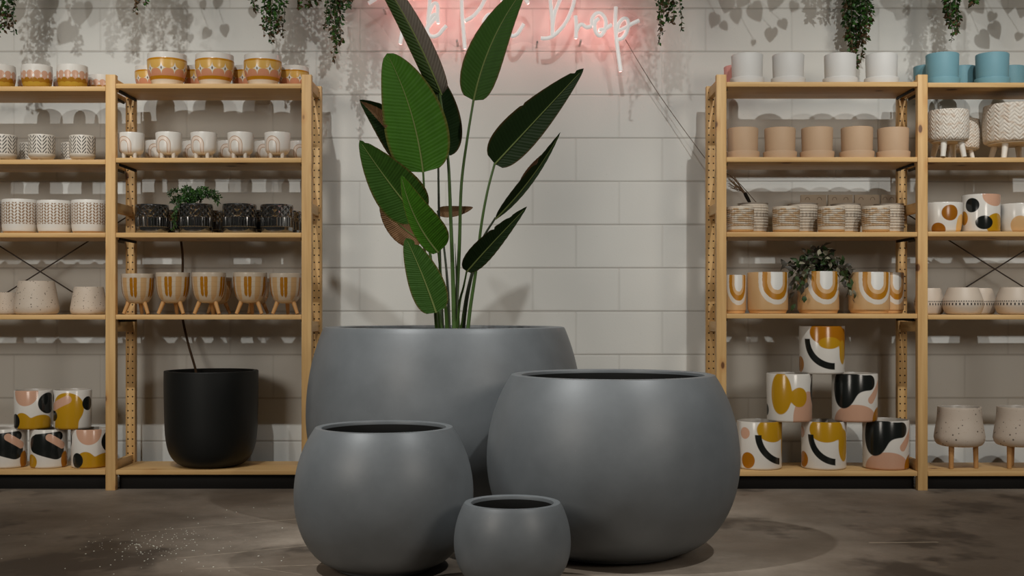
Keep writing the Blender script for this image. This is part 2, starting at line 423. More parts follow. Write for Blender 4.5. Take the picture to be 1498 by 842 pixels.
def textured_mat(name, tan, H):
    M = Mat(name, .6, .3); x, y, z = M.coords(); th = M.m('ARCTAN2', x, y*-1); h = z/H
    g = M.ab(M.cell(h*(13 if tan else 11)))*2; body = M.band(h, .24 if tan else .16, .92)
    dots = M.mask(M.ab(M.cell(th*(26/(2*pi))))-.25, .2)
    c = M.mix(M.noise(40, 3), A(170, 156, 138), A(194, 184, 168))
    if tan: c = M.mix(M.mask(.50-M.noise(22, 3, map=(1, 1, 3)), .1)*body*.75, c, A(160, 122, 76))
    else: c = M.mix(M.band(h, .55, .68)*dots*.5, c, A(110, 100, 92))
    c = M.mix(M.mask(g-.32, .25)*body*.55, c, A(92, 76, 62))
    c = M.mix(M.mask(h-(.11 if tan else .10)), c, A(176, 134, 84)); M.color(c)
    M.bump((g+dots*.4)*body, .8, .003); return M.mat
def woven_mat():
    M = Mat('woven_palm', .8, .2); x, y, z = M.coords(); th = M.m('ARCTAN2', x, y*-1)
    a = th*(18/(2*pi)); t = M.ab(M.cell(a))*2; v = M.mod(z*60+t*1.15); st = M.m('FLOOR', z*60+t*1.15)
    edge = M.ab(v-.5)*2; zig = M.ab(t-.5)*2
    c = M.mix(M.noise(70, 3), A(188, 178, 164), A(212, 206, 196))
    c = M.mix(M.mask(M.noise(38, 2, map=(1, 1, 2))-.42, .1)*.4, c, A(164, 130, 100))
    c = M.mix(M.mask(.82-edge, .3)*.18, c, A(130, 106, 84))
    M.color(c); M.bump(1-edge*edge+zig*.15, .6, .004); return M.mat
# ------------------------------------------------------------------ small pots: shapes
def cyl_prof(R, H, rb=None, rt=None, rnd=.012, z0=0, wall=None, mid=None, lip=.004):
    rb = rb or R; rt = rt or R; wall = wall or max(.005, R*.08); mid = mid or []
    P = [(0, z0), (rb-rnd, z0)]
    for i in range(1, 7):
        a = pi/2*i/6; P.append((rb-rnd+rnd*sin(a), z0+rnd*(1-cos(a))))
    P += mid
    P += [(rt, H-lip), (rt-lip*.3, H-lip*.3), (rt-lip, H), (rt-wall+lip*.6, H), (rt-wall, H-lip, 1), (min(rt, rb)-wall, z0+wall+rnd, 1), (0, z0+wall+rnd, 1)]
    return P
def arcmid(pts): return pts
def mk(name, prof, mats, seg=72):
    b = new(); lathe(b, prof, seg); return obj(name, b, mats, None, None, 38)
def thing(name, body, extras=()):
    r = empty(name); body.parent = r
    for e in extras: e.parent = r
    return r
def legs(n, r0, r1, z0, z1, ra, rb_, mat, nm='leg', ph=pi/4):
    first = None; out = []; tl = atan2(r1-r0, z0-z1); lift = rb_*sin(tl)+.0004
    for i in range(n):
        if first is None:
            b = new(); k = 7
            tube(b, [(0, -(r0+(r1-r0)*t/k), z0+(z1+lift-z0)*t/k) for t in range(k+1)], [ra+(rb_-ra)*t/k for t in range(k+1)], 14)
            first = o = obj(nm, b, mat)
        else:
            o = first.copy(); COL.objects.link(o)
        o.rotation_euler = (0, 0, ph+2*pi*i/n); out.append(o)
    return out
def bulge(pts, H, z0=0):
    """smooth outer profile through (r, z) control points"""
    return [(p.x, p.y) for p in smooth([(r, z, 0) for r, z in pts], 6)]
PROTO = {}
def register(key, root, wpx): PROTO[key] = (root, wpx); return root
def P_(v): return v*PXM
def simple(key, name, prof, fn, H, wpx, rough=.25, matname=None):
    m = pattern(matname or key, fn, H, rough); register(key, mk(name, prof, [m, INW]), wpx)
# scalloped cup
R, H = P_(22), P_(34)
def from_curve(pts, H, wall):
    out = bulge(pts, H); rt = out[-1][0]
    return [(0, out[0][1])] + out + [(rt-.0015, H), (rt-wall+.0015, H), (rt-wall, H-.003, 1), (out[len(out)//2][0]-wall, H*.5, 1), (out[0][0]-wall*.5, H*.14, 1), (0, H*.12, 1)]
simple('scallop', 'scalloped_cup', from_curve([(R*.70, 0), (R*.86, H*.10), (R*.97, H*.35), (R, H*.6), (R*.99, H*.85), (R*.97, H*.995)], H, .006), p_scallop, H, 44)
R, H = P_(28), P_(46)
simple('diamond', 'diamond_pattern_pot', from_curve([(R*.70, 0), (R*.76, H*.10), (R*.90, H*.30), (R*.985, H*.55), (R, H*.78), (R*.985, H*.84), (R*.975, H*.995)], H, .008), p_diamond, H, 56)
# chevron pot on three little feet
R, H = P_(19), P_(38); z0 = H*.06
FEETW = plain('glazed_feet', A(180, 172, 160), .4, .5)
body = mk('pot_body', cyl_prof(R, H, R*.98, R, R*.35, z0), [pattern('chevron', p_chevron, H, .4), INW])
register('chevron', thing('chevron_pot', body, legs(3, R*.5, R*.5, z0+.006, 0, .006, .005, FEETW, 'foot', pi/3*0)), 38)
R, H = P_(18.5), P_(38); z0 = H*.17
body = mk('pot_body', cyl_prof(R, H, R*.95, R, R*.5, z0), [pattern('rainbow', p_rainbow, H, .3), INW])
register('rainbow', thing('rainbow_pot', body, legs(4, R*.62, R*.62, z0+.012, 0, .0095, .0075, FEETW, 'foot', pi/4)), 37)
R, H = P_(25), P_(49)
simple('knit', 'knit_pattern_pot', cyl_prof(R, H, R*.95, R, .016, 0, None, [(R*.985, H*.2), (R, H*.4)]), p_knit, H, 50, .45)
R, H = P_(24), P_(42)
register('glaze', mk('ribbed_glazed_pot', from_curve([(R*.86, 0), (R*.94, H*.04), (R*.985, H*.16), (R, H*.4), (R, H*.7), (R*.995, H*.92), (R*.97, H*.995)], H, .007), [glaze_mat(), plain('glaze_inside', A(26, 26, 26), .2, .6)]), 48)
R, H = P_(31), P_(48)
simple('speck', 'speckled_pot', from_curve([(R*.84, 0), (R*.95, H*.05), (R, H*.19), (R*.95, H*.42), (R*.85, H*.8), (R*.79, H*.995)], H, .008), speckle(A(176, 162, 146), 70), H, 62, .6)
LEGWOOD = plain('turned_leg_wood', A(160, 120, 74), .5, .3, .12, 30)
LEGWHITE = plain('white_painted_leg', A(198, 192, 182), .5, .3)
R, H = P_(24), P_(60); z0 = H*.27
body = mk('pot_body', [(0, z0)] + bulge([(R*.30, z0), (R*.62, z0+H*.04), (R*.85, z0+H*.18), (R*.96, H*.65), (R, H*.9), (R, H*.995)], H) + [(R-.002, H), (R-.006, H), (R-.008, H-.004, 1), (R*.7, H*.5, 1), (0, H*.4, 1)], [pattern('brushed', p_brush, H, .22), INW])
register('brush', thing('three_legged_pot', body, legs(3, R*.46, R*.86, z0+.022, 0, .0105, .0075, LEGWOOD, 'leg', pi/3)), 49)
R, H = P_(26.5), P_(56)
for key, fn in (('face', d_face), ('gold', d_gold), ('band', d_band)):
    simple(key, 'abstract_pattern_pot', cyl_prof(R, H, R*.985, R, .010), fn, H, 53, .18, 'blob_glaze_' + key)
R, H = P_(32.5), P_(69)
for key, fn in (('arc', d_arc), ('top', d_top), ('mound', d_mound), ('wing', d_wing)):
    simple(key, 'abstract_pattern_pot', cyl_prof(R, H, R*.985, R, .010), fn, H, 65, .18, 'blob_glaze_' + key)
def saucered(key, name, wpx, hpx, swpx, shp, m, ms=None):
    R, H, Rs, hs = P_(wpx/2), P_(hpx), P_(swpx/2), P_(shp)
    body = mk('pot_body', [(0, .004)] + cyl_prof(R, H, R*.95, R, .010, .004)[1:], [m, m])
    t = .004
    sa = mk('saucer', [(0, 0), (Rs*.93, 0), (Rs*.96, .001), (Rs, hs-.003), (Rs-.001, hs), (Rs-t*.6, hs), (Rs-t*.75, hs-.002), (Rs*.93-t, .0035), (0, .0035)], ms or m)
    register(key, thing(name, body, [sa]), wpx)
MW = plain('white_matte', A(192, 190, 186), .55, .3, .02); MP = plain('pale_pink_matte', A(206, 146, 138), .55, .3, .03)
MT = plain('peach_matte', A(172, 144, 116), .6, .3, .03); MB = plain('blue_matte', A(104, 143, 153), .55, .3, .04)
saucered('white', 'saucer_pot', 46, 44, 50, 9.5, MW); saucered('pinkw', 'saucer_pot', 46, 44, 50, 9.5, MP)
saucered('peach', 'saucer_pot', 45, 45, 49, 10.5, MT); saucered('blue', 'saucer_pot', 47, 46, 50, 10, MB)
R, H = P_(20), P_(38)
register('ring', mk('ribbed_stoneware_pot', cyl_prof(R, H, R*.95, R*.99, .008, 0, None, [(R, H*.4)]), [textured_mat('ringed_tan', True, H), INW]), 40)
R, H = P_(22), P_(45)
register('tall', mk('ribbed_stoneware_pot', cyl_prof(R, H, R*.95, R*.98, .008, 0, None, [(R, H*.4), (R, H*.8)], .012), [textured_mat('ringed_pale', False, H), INW]), 44)
R, H = P_(29), P_(59); hs = P_(7)
body = mk('pot_body', cyl_prof(R, H, R*.99, R, .008, hs*.55), [pattern('arched', p_arch, H, .35), INW])
sa = mk('saucer', [(0, 0), (R*.86, 0), (R*.9, .002), (R*.94, hs-.003), (R*.94-.001, hs*.55), (0, hs*.5)], plain('saucer_peach', A(196, 150, 96), .5, .4, .05))
register('arch', thing('arch_pattern_pot', body, [sa]), 58)
R, H = P_(28.5), P_(45)
simple('rust', 'abstract_pattern_pot', cyl_prof(R, H, R*.9, R, .014, 0, None, [(R*.96, H*.3)]), d_rust, H, 57, .2, 'blob_glaze_rust')
simple('peachy', 'abstract_pattern_pot', cyl_prof(R, H, R*.9, R, .014, 0, None, [(R*.96, H*.3)]), d_peach, H, 57, .2, 'blob_glaze_peach')
R, H = P_(27), P_(55)
simple('dots', 'abstract_pattern_pot', cyl_prof(R, H, R*.985, R, .010), d_dots, H, 54, .15, 'blob_glaze_dots')
R, H = P_(28.5), P_(39)
simple('bandp', 'banded_pot', from_curve([(R*.72, 0), (R*.86, H*.05), (R*.98, H*.25), (R, H*.38), (R*.95, H*.58), (R*.80, H*.88), (R*.72, H*.995)], H, .007), p_band, H, 57, .5)
WOV = woven_mat(); STAND = plain('stand_ring', A(196, 184, 166), .5, .3, .05)
def basket(key, wpx, hpx, lpx, nl=4):
    R, H, L = P_(wpx/2), P_(hpx+lpx), P_(lpx)
    b = new(); prof = [(0, L)] + bulge([(R*.90, L), (R*.97, L+.012), (R, L+(H-L)*.4), (R*.985, L+(H-L)*.8), (R*.97, H-.006)], H) + [(R*.955, H), (R*.92, H-.002), (R*.91, H-.01, 1), (R*.88, L+.02, 1), (0, L+.012, 1)]
    lathe(b, prof, 120)
    bd = obj('basket', b, [WOV, plain('basket_lining', A(120, 100, 80), .9, .1)], None, None, 40)
    ring = mk('stand', [(0, L-.006), (R*.80, L-.006), (R*.82, L-.004), (R*.82, L-.0015), (R*.80, L-.0005), (0, L-.0005)], STAND)
    register(key, thing('woven_basket_planter', bd, [ring]+legs(nl, R*.62, R*.78, L-.004, 0, .014, .011, LEGWHITE, 'leg', pi/4)), wpx)
basket('wovens', 58, 44, 25); basket('wovenl', 80, 54, 25)
R, H = P_(35.5), P_(89); z0 = P_(32)
body = mk('pot_body', [(0, z0)] + bulge([(R*.72, z0), (R*.90, z0+H*.03), (R, z0+H*.12), (R*.97, z0+H*.25), (R*.89, H*.8), (R*.86, H*.995)], H) + [(R*.855, H), (R*.8, H), (R*.78, H-.004, 1), (R*.85, z0+.03, 1), (0, z0+.02, 1)], [pattern('speckled_pale', speckle(A(178, 164, 149), 48), H, .6), INW])
register('legspeck', thing('three_legged_pot', body, legs(3, R*.62, R*.64, z0+.006, 0, .012, .010, LEGWOOD, 'leg', pi/3+.1)), 71)
USED = set(); BYKIND = {}
def put(key, xl, xr, z, Y, label, cat, group, hk=1.0, rz=0.0):
    root, wpx = PROTO[key]
    o = root if key not in USED else copy_tree(root); USED.add(key)
    s = (xr-xl)*Y/F/(wpx*PXM)
    o.location = (((xl+xr)/2-CX)*Y/F, Y, z+.0004); o.scale = (s, s, s*hk); o.rotation_euler = (0, 0, rz)
    tag(o, label, cat, group); return o
def A(r, g, b, k=.55): return tuple(min(.85, lin(v)/k) for v in (r, g, b)) + (1,)
# ------------------------------------------------------------------ stocking the shelves
NTH = ['leftmost', 'second from the left', 'third from the left', 'fourth from the left', 'fifth from the left']
def row(key, items, z, Y, desc, cat, group, where, hk=1.0, rz=None):
    n = len(items)
    for i, it in enumerate(items):
        o = NTH[i] if (i < n-1 or n == 1) else 'rightmost'
        put(key, it[0], it[1], z, it[2] if len(it) > 2 else Y, '%s, %s %s' % (desc, o, where) if n > 1 else '%s %s' % (desc, where), cat, group, hk, (rz[i] if rz else random.uniform(-.12, .12)))
# left unit, left bay
z = ZL1[0]
row('scallop', [(-22, 22), (32, 76), (84, 128)], z, 5.232, 'pink and yellow scalloped cup', 'cup', 'scalloped cups', 'of the front three')
row('scallop', [(27, 64), (79, 115), (128, 167)], z, 5.372, 'smaller pink and yellow scalloped cup', 'cup', 'scalloped cups', 'of the back row', .92)
z = ZL1[1]
row('chevron', [(-14, 24), (42, 80), (102, 139)], z, 5.225, 'white pot with black herringbone lines', 'plant pot', 'herringbone pots', 'in front')
row('chevron', [(-28, 8), (29, 64), (90, 125)], z, 5.37, 'small white pot with black herringbone lines', 'plant pot', 'herringbone pots', 'of those behind', .92)
z = ZL1[2]
row('knit', [(-49, 1), (4, 54.5), (55.5, 104.5), (105.5, 155)], z, 5.245, 'white pot with tan knit-like leaf pattern', 'plant pot', 'knit pattern pots', 'in its row')
z = ZL1[3]
row('speck', [(-8, 29)], z, 5.36, 'small pale speckled tapered pot half behind the larger one', 'plant pot', 'speckled tapered pots', 'at the photo edge', 1.12)
row('speck', [(22, 85)], z, 5.262, 'largest pale speckled tapered pot', 'plant pot', 'speckled tapered pots', 'on the fourth shelf down')
row('speck', [(104, 156)], z, 5.30, 'pale speckled tapered pot beside the upright', 'plant pot', 'speckled tapered pots', 'of the left shelving')
z = ZL1[4]
zt = z + .169
row('band', [(-15, 38.5)], z, 5.262, 'white pot with black swoop and pink patch, cut off by the photo edge', 'plant pot', 'abstract pots on the left', '', 1, [0])
row('band', [(45, 98)], z, 5.262, 'white pot with black swoop over a yellow spot, middle of the bottom row', 'plant pot', 'abstract pots on the left', '', 1, [0])
row('face', [(105, 158)], z, 5.262, 'white pot with black and yellow spots, beside the upright', 'plant pot', 'abstract pots on the left', '', 1, [.35])
row('face', [(22, 75)], zt, 5.258, 'white pot with pink half circle, left one of the upper pair', 'plant pot', 'abstract pots on the left', '', 1, [0])
row('gold', [(79.5, 133)], zt, 5.258, 'white pot with big yellow shape, right one of the upper pair', 'plant pot', 'abstract pots on the left', '', 1, [0])
# left unit, right bay
z = ZL2[0]
row('diamond', [(216, 273), (286, 342), (357, 412)], z, 5.238, 'large yellow and pink pot with white diamonds', 'plant pot', 'yellow diamond pots', 'of the front three')
row('diamond', [(198, 243), (268, 313), (339, 384), (407, 452)], z, 5.378, 'smaller yellow and pink pot with white diamonds', 'plant pot', 'yellow diamond pots', 'of the back four')
z = ZL2[1]
row('rainbow', [(173.5, 211), (228, 266), (279, 317), (333, 371), (387, 425)], z, 5.225, 'white footed pot with tan rainbow', 'plant pot', 'rainbow pots', 'of the front row')
row('rainbow', [(213, 248), (267, 301), (318.5, 353), (372, 406), (421, 455)], z, 5.375, 'smaller footed rainbow pot in shade', 'plant pot', 'rainbow pots', 'of the back row', .92, [.35, .3, .25, .3, .55])
z = ZL2[2]
row('glaze', [(198.5, 246.5), (262, 311), (326, 375), (381, 429)], z, 5.238, 'glossy dark ribbed pot', 'plant pot', 'dark glazed pots', 'of the front four')
row('glaze', [(239, 283), (283.5, 327), (351, 395), (398, 441)], z, 5.385, 'shaded dark ribbed pot', 'plant pot', 'dark glazed pots', 'of the back four', .95)
z = ZL2[3]
row('brush', [(177.5, 226), (228, 278), (280.5, 330.5), (341, 391), (394, 443)], z, 5.24, 'cream brush-stroke pot on wooden legs', 'plant pot', 'brush-stroke pots', 'of the front five')
row('brush', [(296, 340), (352, 395)], z, 5.385, 'shaded brush-stroke pot', 'plant pot', 'brush-stroke pots', 'of the two behind', 1.0, [.5, .7])
# black planter with a bare trunk
BLK = plain('matte_black', A(13, 14, 13), .5, .35, .1, 6)
s = F/5.29; R = 67.5/s; H = 139/s
b = new(); lathe(b, from_curve([(R*.55, 0), (R*.72, H*.035), (R*.88, H*.13), (R*.965, H*.3), (R*.99, H*.55), (R, H*.8), (R*1.0, H*.995)], H, .02), 96)
tag(obj('tall_planter', b, [BLK, PLN] if False else [BLK, INNER], None, ((308.5-CX)/s, 5.30, ZL2[4]+.0005)), 'large matte black planter on the bottom shelf, holding a thin bare trunk', 'planter')
BARK = plain('thin_bark', A(58, 44, 32), .85, .2, .3, 40, bmp=.5)
b = new(); pts = [at(292, 585, 5.36), at(290, 565, 5.38), at(286, 540, 5.41), at(276, 505, 5.455), at(268, 470, 5.478), at(264.5, 440, 5.482), at(267, 400, 5.482), at(267, 372, 5.482), at(264, 345, 5.482), at(262, 318, 5.482)]
tube(b, smooth(pts, 6), .0055, 8)
tr = obj('bare_trunk', b, BARK); tag(tr, 'thin bare brown trunk rising from the black planter behind the shelves', 'tree')
b = new(); lathe(b, [(0, -.02), (R*.86, -.02), (R*.88, 0), (0, .008)], 48); so = obj('soil', b, SOIL, bpy.data.objects['tall_planter'], (0, 0, H*.72))
# right unit, left bay
z = ZR1[0]
row('white', [(1070, 1116)], z, 5.236, 'white pot in a saucer at the left end, beside a pink one', 'plant pot', 'white saucer pots', '')
row('white', [(1130, 1176), (1206, 1252), (1266.5, 1312.5)], z, 5.236, 'white pot in a saucer', 'plant pot', 'white saucer pots', 'of the three spaced along the top')
row('pinkw', [(1059, 1098)], z, 5.375, 'smaller pale pink pot behind the leftmost white saucer pot', 'plant pot', None, '', .95)
z = ZR1[1]
row('peach', [(1064, 1109), (1118.5, 1163.5), (1172.5, 1218), (1230.5, 1276.5), (1284, 1329)], z, 5.24, 'peach pot in a matching saucer', 'plant pot', 'peach saucer pots', 'of five in a row')
z = ZR1[2]
row('ring', [(1063, 1103), (1130, 1170), (1196, 1236), (1261, 1301.5)], z, 5.225, 'short ribbed pot with tan bands', 'plant pot', 'ribbed pots', 'of the front four')
row('tall', [(1079, 1123.5), (1152, 1196), (1215, 1258.5), (1278.5, 1322)], z, 5.357, 'tall pale ribbed pot', 'plant pot', 'ribbed pots', 'of the back four')
CARD = plain('grey_card', A(150, 138, 122), .85, .2, .06); CARDP = plain('printed_arch', A(120, 106, 92), .85, .2)
for i, (xl, xr) in enumerate(((1171, 1208), (1211, 1246.5), (1249.5, 1285.5), (1288.5, 1309))):
    a, c = at(xl, 285, 5.44), at(xr, 285, 5.44); w = c.x-a.x
    o = empty('flat_carton', ((a.x+c.x)/2, 5.438, z)); tag(o, 'flat grey carton printed with small arches, %s behind the ribbed pots' % (NTH[i] if i < 3 else 'rightmost'), 'box', 'cartons behind the ribbed pots')
    b = new(); box(b, (-w/2, -.009, .0003), (w/2, .009, a.z-z), .001); obj('carton', b, CARD, o)
    for sx in (-.25, .22):
        b = new(); tube(b, [(sx*w+.010*cos(t*pi/8), -.0092, a.z-z-.024+.013*sin(t*pi/8)) for t in range(9)], .0014, 5); obj('printed_arch', b, CARDP, o)
z = ZR1[3]
row('arch', [(1053.5, 1091.5)], z, 5.26, 'small peach pot with ochre arch, half hidden by the upright', 'plant pot', 'arch pattern pots', '', 1.45, [.25])
row('arch', [(1093.5, 1152.5)], z, 5.243, 'peach pot with ochre arch, left of the variegated plant', 'plant pot', 'arch pattern pots', '', 1, [.27])
row('arch', [(1167, 1227)], z, 5.243, 'peach pot with ochre arch, holding the variegated plant', 'plant pot', 'arch pattern pots', '', 1, [.16])
row('arch', [(1242, 1301)], z, 5.24, 'peach pot with ochre arch, right of the variegated plant', 'plant pot', 'arch pattern pots', '', 1, [.13])
row('arch', [(1278.5, 1321.5)], z, 5.37, 'peach pot with ochre arch standing behind, beside the right upright', 'plant pot', 'arch pattern pots', '', 1.36, [.3])
z = ZR1[4]; hz = .2075
row('arc', [(1078.5, 1143.5)], z, 5.268, 'white pot with black arc, half hidden by the grey planter', 'plant pot', 'abstract pots in a pyramid', '', 1, [.6])
row('arc', [(1172.5, 1237.5)], z, 5.268, 'white pot with black arc and yellow, bottom middle of the pyramid', 'plant pot', 'abstract pots in a pyramid', '', 1, [0])
row('mound', [(1262.5, 1329)], z, 5.268, 'white pot with black patch over pink, bottom right of the pyramid', 'plant pot', 'abstract pots in a pyramid', '', 1, [0])
row('wing', [(1122, 1187.5)], z+hz, 5.262, 'white pot with yellow wings and pink patch, middle left of the pyramid', 'plant pot', 'abstract pots in a pyramid', '', 1, [0])
row('mound', [(1217.5, 1283)], z+hz, 5.262, 'white pot with black patch over pink, middle right of the pyramid', 'plant pot', 'abstract pots in a pyramid', '', 1, [0])
row('top', [(1169.5, 1235)], z+2*hz, 5.258, 'white pot with black arc and brown patch, topmost of the pyramid', 'plant pot', 'abstract pots in a pyramid', '', 1, [0])
# right unit, right bay
z = ZR2[0]
row('blue', [(1355, 1402), (1428, 1475)], z, 5.238, 'tall blue pot in a saucer', 'plant pot', 'blue saucer pots', 'of the front two')
row('blue', [(1337, 1378), (1388, 1428), (1459, 1499)], z, 5.378, 'smaller blue pot in a saucer', 'plant pot', 'blue saucer pots', 'of the back three', .92)
z = ZR2[1]
row('wovens', [(1358, 1416.5)], z, 5.205, 'small white woven basket planter on white legs, at the front', 'basket planter', 'woven basket planters', '')
row('wovenl', [(1368, 1432)], z, 5.39, 'large woven basket planter on legs, shaded behind the small one', 'basket planter', 'woven basket planters', '')
row('wovenl', [(1439.5, 1521)], z, 5.285, 'large woven basket planter on white legs, at the right photo edge', 'basket planter', 'woven basket planters', '')
z = ZR2[2]
row('rust', [(1352, 1407)], z, 5.25, 'white pot with rust brown circles, beside the upright', 'plant pot', 'abstract pots on the third shelf', '', 1, [0])
row('dots', [(1408, 1462)], z, 5.245, 'white pot with black spots, pink and yellow patches, taller than its neighbours', 'plant pot', 'abstract pots on the third shelf', '', 1, [0])
row('peachy', [(1463, 1516)], z, 5.25, 'white pot with pale peach spots, at the right photo edge', 'plant pot', 'abstract pots on the third shelf', '', 1, [0])
z = ZR2[3]
row('bandp', [(1338, 1381)], z, 5.35, 'cream tapered pot with dashed black band, half behind the upright', 'plant pot', 'banded tapered pots', '', 1.3)
row('bandp', [(1380, 1437.5)], z, 5.245, 'large cream tapered pot with dashed black band, at the front', 'plant pot', 'banded tapered pots', '')
row('bandp', [(1413, 1456)], z, 5.395, 'smaller cream tapered pot with dashed black band, behind the large one', 'plant pot', 'banded tapered pots', '', 1.3)
row('bandp', [(1457, 1515)], z, 5.25, 'cream tapered pot with dashed black band, cut by the right photo edge', 'plant pot', 'banded tapered pots', '')
z = ZR2[4]
row('legspeck', [(1368, 1439)], z, 5.275, 'pale speckled pot on wooden legs, left one on the bottom shelf', 'plant pot', 'speckled pots on legs', '')
row('legspeck', [(1455, 1526)], z, 5.275, 'pale speckled pot on wooden legs, at the right photo edge', 'plant pot', 'speckled pots on legs', '')
# ------------------------------------------------------------------ leafy plant
def leaf_mat(name, green, back, rib=.35, rough=.48, two=None):
    M = Mat(name, rough, .18); u, v, w = M.coords('UV')
    av = M.ab(v); wob = M.noise(7, 3)-.5
    ph = M.cell(u*34-av*3.0+wob*.3); ribs = M.ab(ph)*2
    tone = M.noise(3, 3)
    g = M.mix(tone, tuple(c*.75 for c in green[:3])+(1,), tuple(c*1.2 for c in green[:3])+(1,))
    if two: g = M.mix(M.mask(v+.1, .05), g, two)
    g = M.mix(M.mask(ribs-.25, .5)*.3, g, tuple(c*.55 for c in green[:3])+(1,))
    g = M.mix(M.mask(.93-av, .06)*.5, g, A(70, 46, 22))
    gm = M.n('ShaderNodeNewGeometry'); bf = S(M, gm.outputs['Backfacing'])
    bk = M.mix(M.mask(ribs-.3, .4)*.5, back, tuple(c*.5 for c in back[:3])+(1,))
    M.color(M.mix(bf, g, bk)); M.bump(ribs, rib, .0015)
    return M.mat
GREEN = leaf_mat('leaf_green', A(32, 56, 14), A(74, 70, 58))
BRIGHT = leaf_mat('leaf_bright', A(38, 70, 11), A(60, 80, 40))
DARKL = leaf_mat('leaf_dark', A(20, 34, 13), A(58, 50, 40))
UNDER = leaf_mat('leaf_underside', A(74, 68, 60), A(44, 64, 24), .9)
BROWNL = leaf_mat('leaf_brown', A(104, 78, 54), A(84, 62, 44), .8, .6)
TWOTONE = leaf_mat('leaf_folded', A(74, 68, 60), A(44, 64, 24), .9, two=A(30, 46, 14))
STEM = plain('leaf_stem', A(46, 66, 26), .45, .4, .25, 14); STEMD = plain('leaf_stem_dark', A(34, 40, 24), .5, .4, .25, 14)
MID = plain('leaf_midrib', A(78, 88, 46), .5, .4, .2, 10)
PX, PY = at(655, 478, 4.6).x, 4.6
plant = empty('bird_of_paradise', (PX, PY, RH-.06))
tag(plant, 'tall leafy green plant with paddle leaves growing from the widest grey planter', 'plant')
PO = plant.location
def bez(a, m, c, t): return a*(1-t)**2 + m*2*t*(1-t) + c*t*t
def leaf(base, tip, wl, wr, bend=(0, 0), roll=0, fold=12, mat=None, a=.62, bpow=.75, curl=0, notch=(), name='leaf', midrib=True, twist=0):
    A0, C0 = at(*base), at(*tip); Ym = (base[2]+tip[2])/2
    mid = (at((base[0]+tip[0])/2+bend[0], (base[1]+tip[1])/2+bend[1], Ym)); m = mid*2-(A0+C0)*.5
    n, k = 44, 8; bm = new(); uvl = bm.loops.layers.uv.new('UVMap'); rows = []; cen = []
    sc = Ym/F
    for i in range(n+1):
        t = i/n; c = bez(A0, m, C0, t); T = ((m-A0)*(1-t)+(C0-m)*t).normalized()
        W = T.cross(Vector((0, 1, 0))).normalized(); N = T.cross(W)
        if N.y > 0: N = -N
        ph = radians(roll+twist*(t-.5)); W2 = W*cos(ph)+N*sin(ph); N2 = N*cos(ph)-W*sin(ph)
        prof = max(0, sin(pi*min(1, t)**a))**bpow; fd = radians(fold); r = []
        for j in range(-k, k+1):
            s = j/k; hw = (wl if s < 0 else wr)*sc*prof
            for (tn, sd, dep, wd) in notch:
                if sd*s > 0: hw *= 1-dep*max(0, 1-abs(t-tn-abs(s)*.03)/wd)*abs(s)**2
            off = W2*(-s)*hw*cos(fd) + N2*(abs(s)*hw*sin(fd) - curl*sc*s*s)
            rip = N2*(sin(t*26*2*pi*.5-abs(s)*7)*.0012*abs(s))
            r.append((bm.verts.new(c+off+rip-PO), t, s))
        rows.append(r); cen.append(c-N2*-.001)
    for i in range(n):
        for j in range(2*k):
            q = [rows[i][j], rows[i][j+1], rows[i+1][j+1], rows[i+1][j]]
            try: f = bm.faces.new([x[0] for x in q])
            except ValueError: continue
            for lp, x in zip(f.loops, q): lp[uvl].uv = (x[1], x[2])
    bm.normal_update()
    if sum((f.normal.y*f.calc_area() for f in bm.faces)) > 0: bmesh.ops.reverse_faces(bm, faces=bm.faces[:])
    o = obj(name, bm, mat, plant, None, 0)
    if midrib:
        bm = new(); nn = len(cen)
        tube(bm, [cen[i]-PO for i in range(0, nn-1, 2)], [.0033*(1-i/nn)+.0006 for i in range(0, nn-1, 2)], 6)
        obj('midrib', bm, MID, o)
    return o
def stem(pts, w0=3.4, w1=5.5, mat=None):
    bm = new(); P = smooth([at(*p)-PO for p in pts], 6); n = len(P)
    tube(bm, P, [(w0+(w1-w0)*(i/(n-1))**1.5)/2*4.6/F for i in range(n)], 8)
    return obj('stem', bm, mat or STEM, plant)
# top left, seen from below
leaf((646, 139, 4.55), (532, -68, 4.36), 17, 19, (5, -8), 0, 14, TWOTONE, .52, .42, 6)
leaf((693, 147, 4.55), (771, -22, 4.45), 30, 29, (-10, -5), -8, 14, GREEN, .55, .66)
leaf((724, 240, 4.60), (854, 100, 4.45), 36, 24, (-2, 2), 10, 16, DARKL, .55, .70, notch=((.46, -1, .35, .012), (.90, -1, .5, .02)))
leaf((725, 320, 4.65), (820, 193, 4.55), 17, 7, (4, 4), 20, 35, DARKL, .75, .8, notch=((.62, -1, .5, .05),))
leaf((757, 280, 4.645), (800, 220, 4.60), 8, 1, (-2, 0), 20, 20, BROWNL, .8, .9, midrib=False)
leaf((683, 397, 4.45), (771, 302, 4.35), 26, 14, (-6, 5), 25, 22, DARKL, .62, .75, notch=((.80, -1, .4, .02), (.60, -1, .25, .02)))
